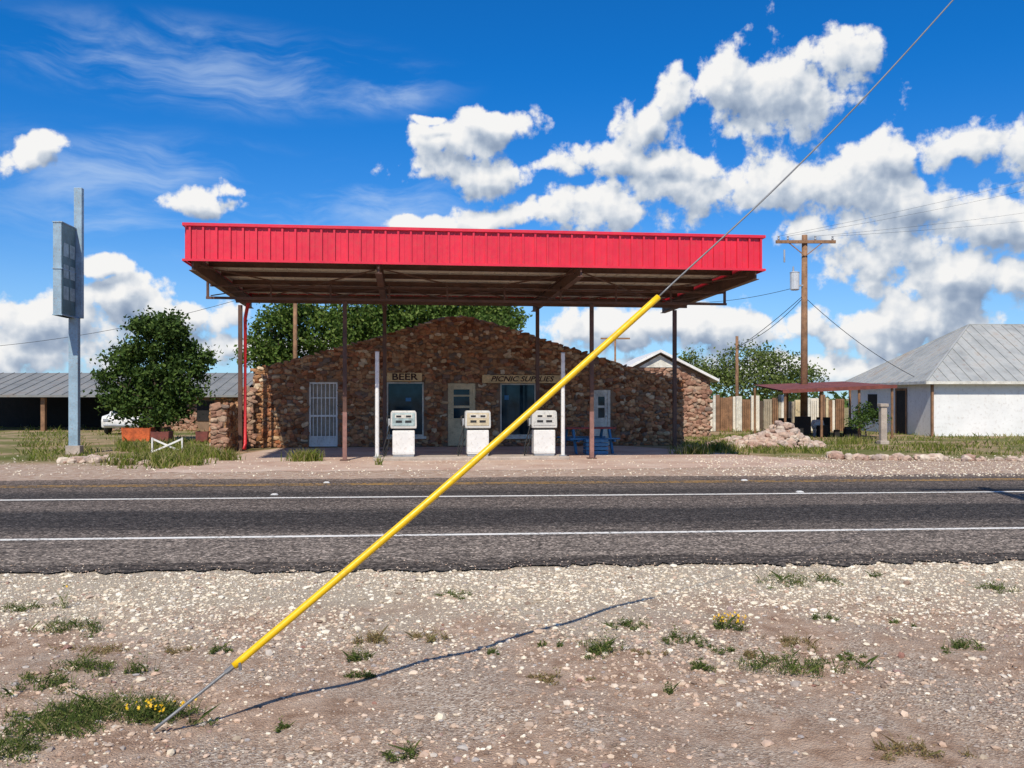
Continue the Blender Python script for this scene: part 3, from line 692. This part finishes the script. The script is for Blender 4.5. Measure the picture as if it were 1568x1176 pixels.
MB().box(xl,X(165,45),5.9,5.95,0,ez-.1).box(X(202,45),X(243,45),-.05,-.01,.35,ez-.35).box(X(302,45),X(328,45),-.05,-.01,.5,ez-.3).obj('openings',M_dark,e)
f=MB()
for x in(X(70,45),X(-10,45)): f.box(x-.1,x+.1,-.3,-.1,0,ez-.05)
f.obj('posts',M_wood,e)
e=empty('parked_car',(X(206,42.3),42.3,0),.1)
prof_=[(-2.0,.3),(2.0,.3),(2.05,.6),(1.95,.82),(1.0,.92),(.45,1.3),(-.9,1.33),(-1.5,.98),(-2.0,.9),(-2.08,.6)]
b=MB().prism([(y,z) for y,z in prof_],-.82,.82).obj('body',M_white,e,.06); b.rotation_euler=(0,0,-math.pi/2)
g_=MB().prism([(.93,.93),(.43,1.27),(-.86,1.3),(-1.36,.98)],-.826,.826).obj('side_windows',M_glass,e); g_.rotation_euler=(0,0,-math.pi/2)
f=MB().face([(-.68,-1.0,.94),(.68,-1.0,.94),(.62,-.5,1.275),(-.62,-.5,1.275)]); f.obj('windscreen',M_glass,e,loc=(0,-.02,.015))
f=MB()
for sx in(-.84,.66):
    for yy in(-1.3,1.25): f.tube([(sx,yy,.31),(sx+.18,yy,.31)],.31,16)
f.obj('wheels',M_black,e); MB().box(-.72,-.5,-2.075,-2.03,.6,.72).box(.5,.72,-2.075,-2.03,.6,.72).box(-.7,.7,-2.1,-2.05,.38,.46).obj('lamps_and_bumper',M_grey,e,.01)
for px,wd,mt in((212,.95,M_orange),(248,.6,M_rustroof),(312,.4,M_rustroof)):
    e=empty('rusty_trough',(X(px,33),33,0),.1); h_=.55 if wd>.7 else .42
    MB().prism([(-wd/2,.05),(wd/2,.05),(wd/2+.03,h_),(wd/2-.01,h_),(wd/2-.04,.12),(-wd/2+.04,.12),(-wd/2+.01,h_),(-wd/2-.03,h_)],-.3,.3).obj('tub',mt,e,.006)
    MB().box(-wd/2,wd/2,-.32,-.301,.06,h_-.02).box(-wd/2,wd/2,.301,.32,.06,h_-.02).obj('ends',mt,e); MB().box(-wd/2+.05,-wd/2+.15,-.25,.25,-.02,.05).box(wd/2-.15,wd/2-.05,-.25,.25,-.02,.05).obj('feet',M_black,e)
gx_,gy_=G(256,693); e=empty('white_x_barrier',(gx_,gy_,0),.08)
MB().beam((-.42,0,.02),(.42,0,.4),.03,.05).beam((-.42,.032,.4),(.42,.032,.02),.03,.05).box(-.45,-.41,-.02,.05,0,.44).box(.41,.45,-.02,.05,0,.44).obj('rails',M_white,e)

# ---------------------------------------------------------------- buildings at right
d2=38.4; e=empty('stone_outbuilding',(0,d2,0),0)
xa,xm,xb=X(934,d2),X(1010,d2),X(1086,d2); ze,zp=Z(578,d2)-.05,Z(540,d2)
MB().prism([(xa,-.1),(xb,-.1),(xb,ze),(xm,zp-.05),(xa,ze)],0,7).obj('walls',M_mortar,e)
tp=lambda x: float(np.interp(x,[xa,xm,xb],[ze,zp-.05,ze]))
wn_=[('w',X(1008,d2),X(1030,d2),1.0,2.0)]
rubble(xa,xb,lambda x:tp(x)-.12,wn_,-.01,'front_stones',M_stone2,e,s=1.1); rubble(0,7,lambda x:ze,[],xb,'side_stones',M_stone2,e,'side')
MB().face([(xm-.9,-.09,zp-.62),(xm+.9,-.09,zp-.62),(xm,-.09,zp-.1)]).obj('gable_boards',M_white2,e)
f=MB().prism([(xa-.3,ze-.12),(xm,zp),(xb+.35,ze-.14),(xb+.35,ze-.03),(xm,zp+.12),(xa-.3,ze-.02)],-.35,7.3); f.obj('roof',M_white,e)
MB().box(wn_[0][1],wn_[0][2],-.03,-.012,1.0,2.0).obj('window_glass',M_dark,e)
d3=38.6; e=empty('white_stucco_house',(X(1425,d3),d3,0),math.radians(2))
Wd,Dd,hz=12.,8.6,Z(584,d3)
MB().box(0,Wd,0,Dd,-.1,hz).obj('walls',M_stucco,e)
rp=Z(497,43); o_=.35; mid=Dd/2; hx=4.0
f=MB(); E=[(-o_,-o_,hz),(Wd+o_,-o_,hz),(Wd+o_,Dd+o_,hz),(-o_,Dd+o_,hz)]; r0=(hx,mid,rp); r1=(Wd-hx,mid,rp)
f.face([E[0],E[1],r1,r0]).face([E[1],E[2],r1]).face([E[2],E[3],r0,r1]).face([E[3],E[0],r0]).face([(a,b,c-.04) for a,b,c in E])
f.obj('hip_roof',M_mroof,e)
f=MB()
for i in range(1,26):
    x=-o_+i*(Wd+2*o_)/26; k=min(1,(x+o_)/(hx+o_),(Wd+o_-x)/(hx+o_)); f.beam((x,-o_,hz+.02),(x,-o_+(mid+o_)*k,hz+.02+(rp-hz)*k),.025,.02)
for i in range(1,18):
    y=-o_+i*(Dd+2*o_)/18; k=1-abs(y-mid)/(mid+o_); f.beam((-o_,y,hz+.02),(-o_+(hx+o_)*k,y,hz+.02+(rp-hz)*k),.025,.02)
f.beam(E[0],r0,.08,.06).beam(E[3],r0,.08,.06).beam(r0,r1,.1,.06)
f.obj('roof_seams',M_mroof,e)
MB().box(-o_-.02,Wd+o_,-o_-.03,-o_-.004,hz-.12,hz).box(-o_-.03,-o_-.004,-o_,Dd+o_,hz-.12,hz).obj('eave_trim',M_white2,e)
f=MB().box(-.03,-.001,2.2,3.1,0,1.95).box(-.03,-.001,5.2,6.2,.8,1.8).box(4.6,5.5,-.03,-.001,.8,1.8); f.obj('openings',M_dark,e)
f=MB().box(-.05,-.031,2.1,2.2,0,2.05).box(-.05,-.031,3.1,3.2,0,2.05).box(-.05,-.031,2.2,3.1,1.95,2.05).box(4.5,5.6,-.06,-.031,.7,.8).obj('door_frame',M_wood,e)
MB().box(-.005,.09,-.1,-.002,0,hz-.13).obj('pipe',M_wood,e)
e=empty('rusty_carport',(0,0,0)); dc=37.
c0=(X(1187,dc),dc-1,Z(598,dc-1)); c1=(X(1357,dc),dc-1,Z(590,dc-1)); 
f=MB()
f.face([c0,c1,(c1[0]-.3,dc+4,c1[2]+.25),(c0[0]+.2,dc+4,c0[2]+.3)]).face([(a,b,c-.05) for a,b,c in [c0,c1,(c1[0]-.3,dc+4,c1[2]+.25),(c0[0]+.2,dc+4,c0[2]+.3)]])
f.beam((c0[0],c0[1]-.03,c0[2]-.04),(c1[0],c1[1]-.03,c1[2]-.04),.05,.14); f.obj('roof_sheet',M_rustroof,e)
f=MB()
for t_ in(.03,.35,.68,.97):
    x=c0[0]+(c1[0]-c0[0])*t_; z=c0[2]+(c1[2]-c0[2])*t_-.06; f.tube([(x,dc-.9,0),(x,dc-.9,z)],.05,6); f.tube([(x,dc+3.6,0),(x,dc+3.6,z+.2)],.05,6)
f.obj('posts',M_wood,e)
f=MB(); random.seed(5)
for i in range(12):
    x=random.uniform(c0[0]+.4,c1[0]-.6); y=dc+random.uniform(0,3.2); s=random.uniform(.2,.55); f.box(x,x+s,y,y+s*.8,0,s*random.uniform(.6,1.7))
f.obj('stored_junk',M_dark,e)
e=empty('scrap_metal_fence',(0,0,0)); df=44.; pal=[M_white2,M_cream,M_deck,paint('rusty_sheet',(.25,.14,.08),.8,.4),paint('tan_sheet',(.42,.35,.25),.8,.3),M_deck,M_wood,paint('dark_board',(.1,.07,.05),.9)]
x=X(1086,df); random.seed(3); bins={}
while x<X(1292,df):
    wd=random.choice([.14,.2,.3,.42]); k=random.randrange(len(pal)); h_=random.uniform(1.4,1.78)
    f=bins.setdefault(k,MB()); f.box(x,x+wd-.02,df+random.uniform(0,.1),df+.13,.02,h_)
    if wd>.25:
        j=x
        while j<x+wd-.06: f.box(j,j+.03,df-.03,df-.001,.05,h_-.02); j+=.09
    x+=wd
for k,f in bins.items(): f.obj('sheets_%d'%k,pal[k],e)
MB().beam((X(1086,df),df+.2,1.2),(X(1292,df),df+.2,1.2),.05,.08).beam((X(1086,df),df+.2,.5),(X(1292,df),df+.2,.5),.05,.08).obj('rails',M_wood,e)
dq=32.; e=empty('gate_post',(X(1352,dq),dq,0),.1)
MB().box(-.11,.11,-.1,.1,0,1.3).obj('shaft',M_concrete,e,.02); MB().box(-.15,.15,-.14,.14,1.302,1.42).obj('cap',M_concrete,e,.02); MB().box(-.16,.16,-.15,.15,-.02,.12).obj('base',M_concrete,e,.02)
MB().tube([(.11,0,.9),(.17,0,.9)],.02,6).obj('hinge',M_wood,e)
e=empty('propane_tank',(X(1247,39),38.6,0)); MB().tube([(-.25,0,.5),(-.2,0,.5),(.2,0,.5),(.25,0,.5)],[.08,.2,.2,.08],12).box(-.15,-.1,-.12,.12,0,.35).box(.1,.15,-.12,.12,0,.35).obj('tank',M_white,e)

def rockline(name,pts,n,smin,smax,spread,mat=M_rock,pile=0):
    P_=[];Q_=[]
    for i in range(n):
        t_=random.random()*(len(pts)-1); k=int(t_); a=Vector(pts[k]).lerp(Vector(pts[k+1]),t_-k); s=random.uniform(smin,smax)
        P_.append((a.x+random.gauss(0,spread),a.y+random.gauss(0,spread),s*.35)); Q_.append((s,s*random.uniform(.6,.9),s*random.uniform(.45,.7)))
    return stones(name,np.array(P_),np.array(Q_),mat,hi=True,jit=.14)
rockline('rock_border',[G(1262,701),G(1330,704),G(1400,705),G(1600,706)],60,.06,.2,.12)
rockline('rock_border',[G(100,709),G(160,707),G(232,712)],34,.07,.22,.12)
rockline('rock_border',[G(1040,690),G(1120,676),G(1130,672)],26,.07,.16,.2)
P_=[];Q_=[]
cx_,cy_=G(1188,685)
for i in range(470):
    a=random.uniform(0,6.28); r=math.sqrt(random.random()); x=cx_+r*1.5*math.cos(a); y=cy_+r*.8*math.sin(a); z=.66*(1-r)**.65*(1+.3*math.sin(x*2.3)+.22*math.sin(x*5.1)); s=random.uniform(.06,.19)
    P_.append((x,y,max(.03,z)*random.uniform(.6,1))); Q_.append((s,s*.8,s*.6))
stones('rock_pile',np.array(P_),np.array(Q_),M_rock,hi=True,jit=.14)

# ---------------------------------------------------------------- trees
def tree(name,x,y,h,blobs,nclump,per,leaf,mat,sig=.22,trunk=.14,z0=0):
    e=empty(name,(x,y,z0)); C=[]; br=MB(); bl=[np.array(b) for b in blobs]; vol=np.array([b[3]*b[4]*b[5] for b in bl])**.67; vol/=vol.sum()
    fork=Vector((0,0,h*.28)); br.tube([(0,0,-.1),(.03,0,h*.14),fork],[trunk,trunk*.8,trunk*.65],9)
    for b in bl:
        c=Vector(b[:3]); m_=fork.lerp(c,.5)+Vector((random.uniform(-.15,.15),random.uniform(-.15,.15),-.1)); br.tube([fork,m_,c],[trunk*.5,trunk*.33,trunk*.15],6)
    for i in range(nclump):
        b=bl[R.choice(len(bl),p=vol)]; d=R.normal(size=3); d/=np.linalg.norm(d); r=R.uniform(.45,1.12)
        c=b[:3]+d*r*b[3:6]
        if i%3==0: br.tube([Vector(b[:3]),Vector((b[:3]+c)/2),Vector(c)],[trunk*.14,trunk*.09,trunk*.03],4,cap=False)
        s=sig*R.uniform(.5,1.35); C.append(c+R.normal(size=(per,3))*s*np.array([1,1,.65]))
    C=np.concatenate(C); br.obj('trunk_and_limbs',M_bark,e,smooth=True)
    leaves('foliage',C,R.uniform(leaf*.6,leaf*1.3,len(C)),mat,e)
def crown(d,lst,x,ydep=.8):
    return [(X(a,d)-x,random.uniform(-.5,.5),Z(b,d),rx/F*d,max(rx,ry)/F*d*ydep,ry/F*d) for a,b,rx,ry in lst]
d=34.; x=X(240,d)
tree('oak_tree',x,d,4.7,crown(d,[(238,518,44,32),(188,545,32,28),(288,550,34,32),(240,575,60,42),(196,600,36,32),(290,598,30,30),(240,625,50,30),(180,622,20,18),(264,502,26,18),(218,500,24,16),(174,575,16,14),(312,572,14,14)],x),350,66,.078,M_leaf2,.2)
d=41.5; x=X(440,d)
tree('pecan_tree',x,d,6,crown(d,[(430,512,40,36),(470,492,40,28),(445,478,30,22),(410,540,28,28),(500,520,40,34),(440,555,50,20)],x),230,60,.09,M_leaf,.28)
x=X(600,d+1)
tree('pecan_tree',x,d+1,6.5,crown(d+1,[(560,480,45,32),(610,472,40,28),(655,478,45,30),(535,505,30,28),(600,510,70,22),(520,480,26,18)],x),270,60,.09,M_leaf,.28)
x=X(740,d+.5)
tree('pecan_tree',x,d+.5,6.2,crown(d+.5,[(700,472,40,26),(745,478,38,26),(775,488,26,20),(730,505,55,18)],x),180,60,.09,M_leaf,.28)
d=52.; x=X(1160,d)
tree('mesquite_tree',x,d,4,crown(d,[(1155,550,40,26),(1120,565,28,20),(1195,560,34,26),(1235,575,32,18),(1150,590,60,20),(1090,578,26,18),(1212,595,50,16)],x),230,36,.09,M_mesq,.36,.1)
x=X(1065,d)
tree('mesquite_tree',x,d,4,crown(d,[(1060,552,24,14),(1085,565,20,12),(1065,580,35,16)],x),70,34,.085,M_mesq,.34,.08)
d=35.5; x=X(1325,d)
tree('shrub',x,d,1.4,crown(d,[(1325,630,16,12),(1312,645,14,10),(1340,640,14,12)],x),45,40,.05,M_leaf2,.14,.04)
n=16000
xx=R.uniform(-190,190,n); yy=R.uniform(150,190,n); hh=2.2+1.6*np.sin(xx*.07)+1.2*np.sin(xx*.23+1)+.8*np.sin(xx*.9)
zz=R.uniform(0,1,n)*np.clip(hh,.8,6); leaves('distant_tree_line',np.stack([xx,yy,zz],1),R.uniform(.4,.8,n),M_leaf2)

# ---------------------------------------------------------------- grass
def patch(px0,px1,py0,py1,n,thr=-.5):
    px=R.uniform(px0,px1,n); v=R.uniform(py0-HY,py1-HY,n); d=EYE*F/v; x=(px-CX)/F*d
    nz=np.sin(x*1.7+d*.9)+np.sin(x*.6-d*1.3+1)+.6*np.sin(x*4.1+d*2.2)+R.normal(0,.45,n); k=nz>thr
    return np.stack([x,d,np.zeros(n)],1)[k]
def keepoff(P):
    u=(P[:,0]-OX)*sc+(P[:,1]-OY)*ss; v=-(P[:,0]-OX)*ss+(P[:,1]-OY)*sc
    k=~((u>-.4)&(u<14.2)&(v<9.1)&(v>-3)) & ~((u>0)&(u<14.3)&(v>9)&(v<15.4))
    return P[k]
G1=np.concatenate([patch(-60,360,650,706,12000,.3),patch(180,345,676,718,12000,-.4),patch(930,1110,672,702,7000,-.4),patch(1100,1640,655,697,14000,.3),patch(-60,1640,640,655,5000,.2),patch(1020,1250,676,694,2500,.2)])
G1=keepoff(G1); hh=R.gamma(3,.026,len(G1))+.03
blades('grass',G1,hh,np.full(len(G1),.022)+.0004*G1[:,1],M_grass,lean=.5)
C=[]
for px,py,r,n in((468,706,.28,500),(300,700,.6,700),(270,712,.5,500),(205,690,.4,400),(1100,690,.5,500),(1060,695,.4,300),(350,705,.2,200),(580,712,.06,30),(185,712,.3,150),(235,668,.5,300),(1300,680,.5,300),(1440,690,.4,200)):
    gx_,gy_=G(px,py); a=R.normal(size=(n,2))*r*.5; C.append(np.stack([gx_+a[:,0]*1.4,gy_+a[:,1],np.zeros(n)],1))
C=np.concatenate(C); blades('tall_weeds',C,R.uniform(.08,.36,len(C)),np.full(len(C),.025),M_grass,lean=.35)

# ---------------------------------------------------------------- verge pebbles
def verge(n,vlo,vhi):
    y=np.sqrt(R.uniform(3.2**2,11.5**2,n)); x=R.uniform(-.66,.66,n)*y; v=road_v(x,y); k=(v>vlo)&(v<vhi); return np.stack([x[k],y[k]],1)
P_=verge(105000,-6,.1); v=road_v(P_[:,0],P_[:,1])
cl=np.sin(P_[:,0]*2.3+1.5*np.sin(P_[:,1]*1.9))+np.sin(P_[:,1]*3.1+P_[:,0]*.8+2)
dens=np.clip(.45+.24*cl+.5*(v+4)/4,.12,1); dens=np.where(v>-.25,dens*np.clip(-v/.25+.5,0,1),dens)
k=R.uniform(size=len(P_))<dens; P_=P_[k]; v=v[k]
s=.003+R.gamma(1.5,.0036,len(P_)); s=np.minimum(s,.036)
big=R.uniform(size=len(P_))<.005; s[big]=R.uniform(.018,.036,big.sum())
zz=H(P_[:,0],P_[:,1])+s*.2
pos=np.stack([P_[:,0],P_[:,1],zz],1); sz=np.stack([s*1.15,s*R.uniform(.7,1,len(s)),s*R.uniform(.45,.7,len(s))],1)
pale=R.uniform(size=len(s))<np.clip((v+3.2)/2.2,.1,.88)
stones('verge_gravel',pos[pale],sz[pale],M_pebblew); stones('verge_pebbles',pos[~pale],sz[~pale],M_pebble)
P_=verge(16000,-.1,.9); kk=R.uniform(size=len(P_))<np.clip(.9-road_v(P_[:,0],P_[:,1]),.05,1)**2; P_=P_[kk]; s=R.uniform(.003,.009,len(P_)); stones('stray_gravel',np.stack([P_[:,0],P_[:,1],s*.4+.004],1),np.stack([s,s,s*.6],1),M_pebble)
n=6000; px=R.uniform(-40,1620,n); vv=R.uniform(88,120,n); d=EYE*F/vv; P_=np.stack([(px-CX)/F*d,d,np.zeros(n)],1)
right=P_[:,0]>4.5; keep=right|(R.uniform(size=n)<.25); P_=P_[keep]; s=R.uniform(.01,.028,len(P_)); P_[:,2]=s*.3; stones('forecourt_gravel',P_,np.stack([s,s*.8,s*.6],1),M_pebblew)

def weed(name,px,py,wpx,n,mat,hgt=.05,leaf=.008,flowers=0):
    gx_,gy_=G(px,py); rx=wpx/F*gy_; ry=rx*.75; n=int(n*1.1); hgt*=1.25
    k=max(4,int(n/40)); cen=R.normal(size=(k,2))*np.array([rx,ry])*.55
    ci=R.integers(0,k,n); p=cen[ci]+R.normal(size=(n,2))*rx*.11
    r=np.hypot(p[:,0]/rx,p[:,1]/ry); hk=R.uniform(.4,1.5,k)[ci]; z=np.abs(R.normal(0,.5,n))*hgt*hk*np.clip(1.15-r*.7,.2,1)+.004
    e=empty(name,(gx_,gy_,float(H(np.array(gx_),np.array(gy_)))))
    leaves('leaves',np.stack([p[:,0],p[:,1],z],1),R.uniform(leaf*.6,leaf*1.5,n),mat,e,flat=.2,aspect=.35)
    m_=n//6; blades('stems',np.stack([p[:m_,0],p[:m_,1],np.zeros(m_)],1),R.uniform(.3,1.3,m_)*hgt,np.full(m_,.004),mat,e,lean=.7)
    if flowers:
        q_=p[R.integers(0,n,flowers)]; fz=hgt*R.uniform(.5,1.1,flowers); V=[];Fc=[]
        for i in range(flowers):
            c=np.array([q_[i,0],q_[i,1],fz[i]]); tl=R.normal(0,.45,2); b=len(V)
            for j in range(12):
                a=j*math.pi/6; rr=.0088*(1.15 if j%2 else .5); dx,dy=rr*math.cos(a),rr*math.sin(a); V.append(c+np.array([dx,dy,dx*tl[0]+dy*(tl[1]+.7)]))
            Fc.append(list(range(b,b+12)))
        arr_obj('flowers',V,Fc,M_flower,e)
for a in((1225,888,48,900,M_weed,.07),(705,907,26,350,M_weed,.04),(965,954,32,500,M_weed,.04),(1045,978,34,500,M_weed,.05),(1105,990,22,280,M_weed,.03),(1210,1012,60,1400,M_weed,.06),
  (1215,980,30,500,M_dry,.05),(1300,999,26,350,M_weed,.035),(1337,882,16,160,M_weed,.04),(1258,942,22,260,M_weed,.04),(550,1000,20,420,M_weed,.06),(552,1022,20,350,M_weed,.03),(578,978,24,450,M_dry,.07),
  (922,996,36,700,M_weed,.07),(840,983,18,160,M_weed,.04),(1068,1020,26,360,M_weed,.04),(665,970,28,420,M_dry,.06),(838,1032,36,420,M_dry,.03),(335,998,20,260,M_weed,.04),(1475,982,30,500,M_weed,.05),
  (105,955,48,900,M_weed,.06),(160,990,55,450,M_dry,.03),(130,1022,50,900,M_weed,.05),(60,1050,50,700,M_weed,.06),(150,1085,70,2400,M_weed,.06),(90,1105,66,1900,M_weed,.06),(20,1140,70,1100,M_weed,.06),(210,1025,18,260,M_weed,.08),
  (1000,1000,22,200,M_dry,.03),(1022,1055,10,120,M_weed,.05),(758,987,12,120,M_weed,.04),(430,1103,16,200,M_weed,.03),(1530,900,40,500,M_weed,.05),(1380,945,18,160,M_weed,.03),(268,995,24,260,M_dry,.03),(1150,1000,24,200,M_dry,.03),(20,930,50,500,M_weed,.05),(620,1150,30,300,M_weed,.04),(1400,1140,50,500,M_dry,.04)):
    weed('verge_weed',*a)
weed('yellow_flower_plant',1116,962,24,520,M_weed,.08,flowers=40)
weed('yellow_flower_plant',245,1085,46,1700,M_weed,.07,flowers=30)
weed('yellow_flower_plant',100,925,6,60,M_weed,.14,flowers=1)
print('done')
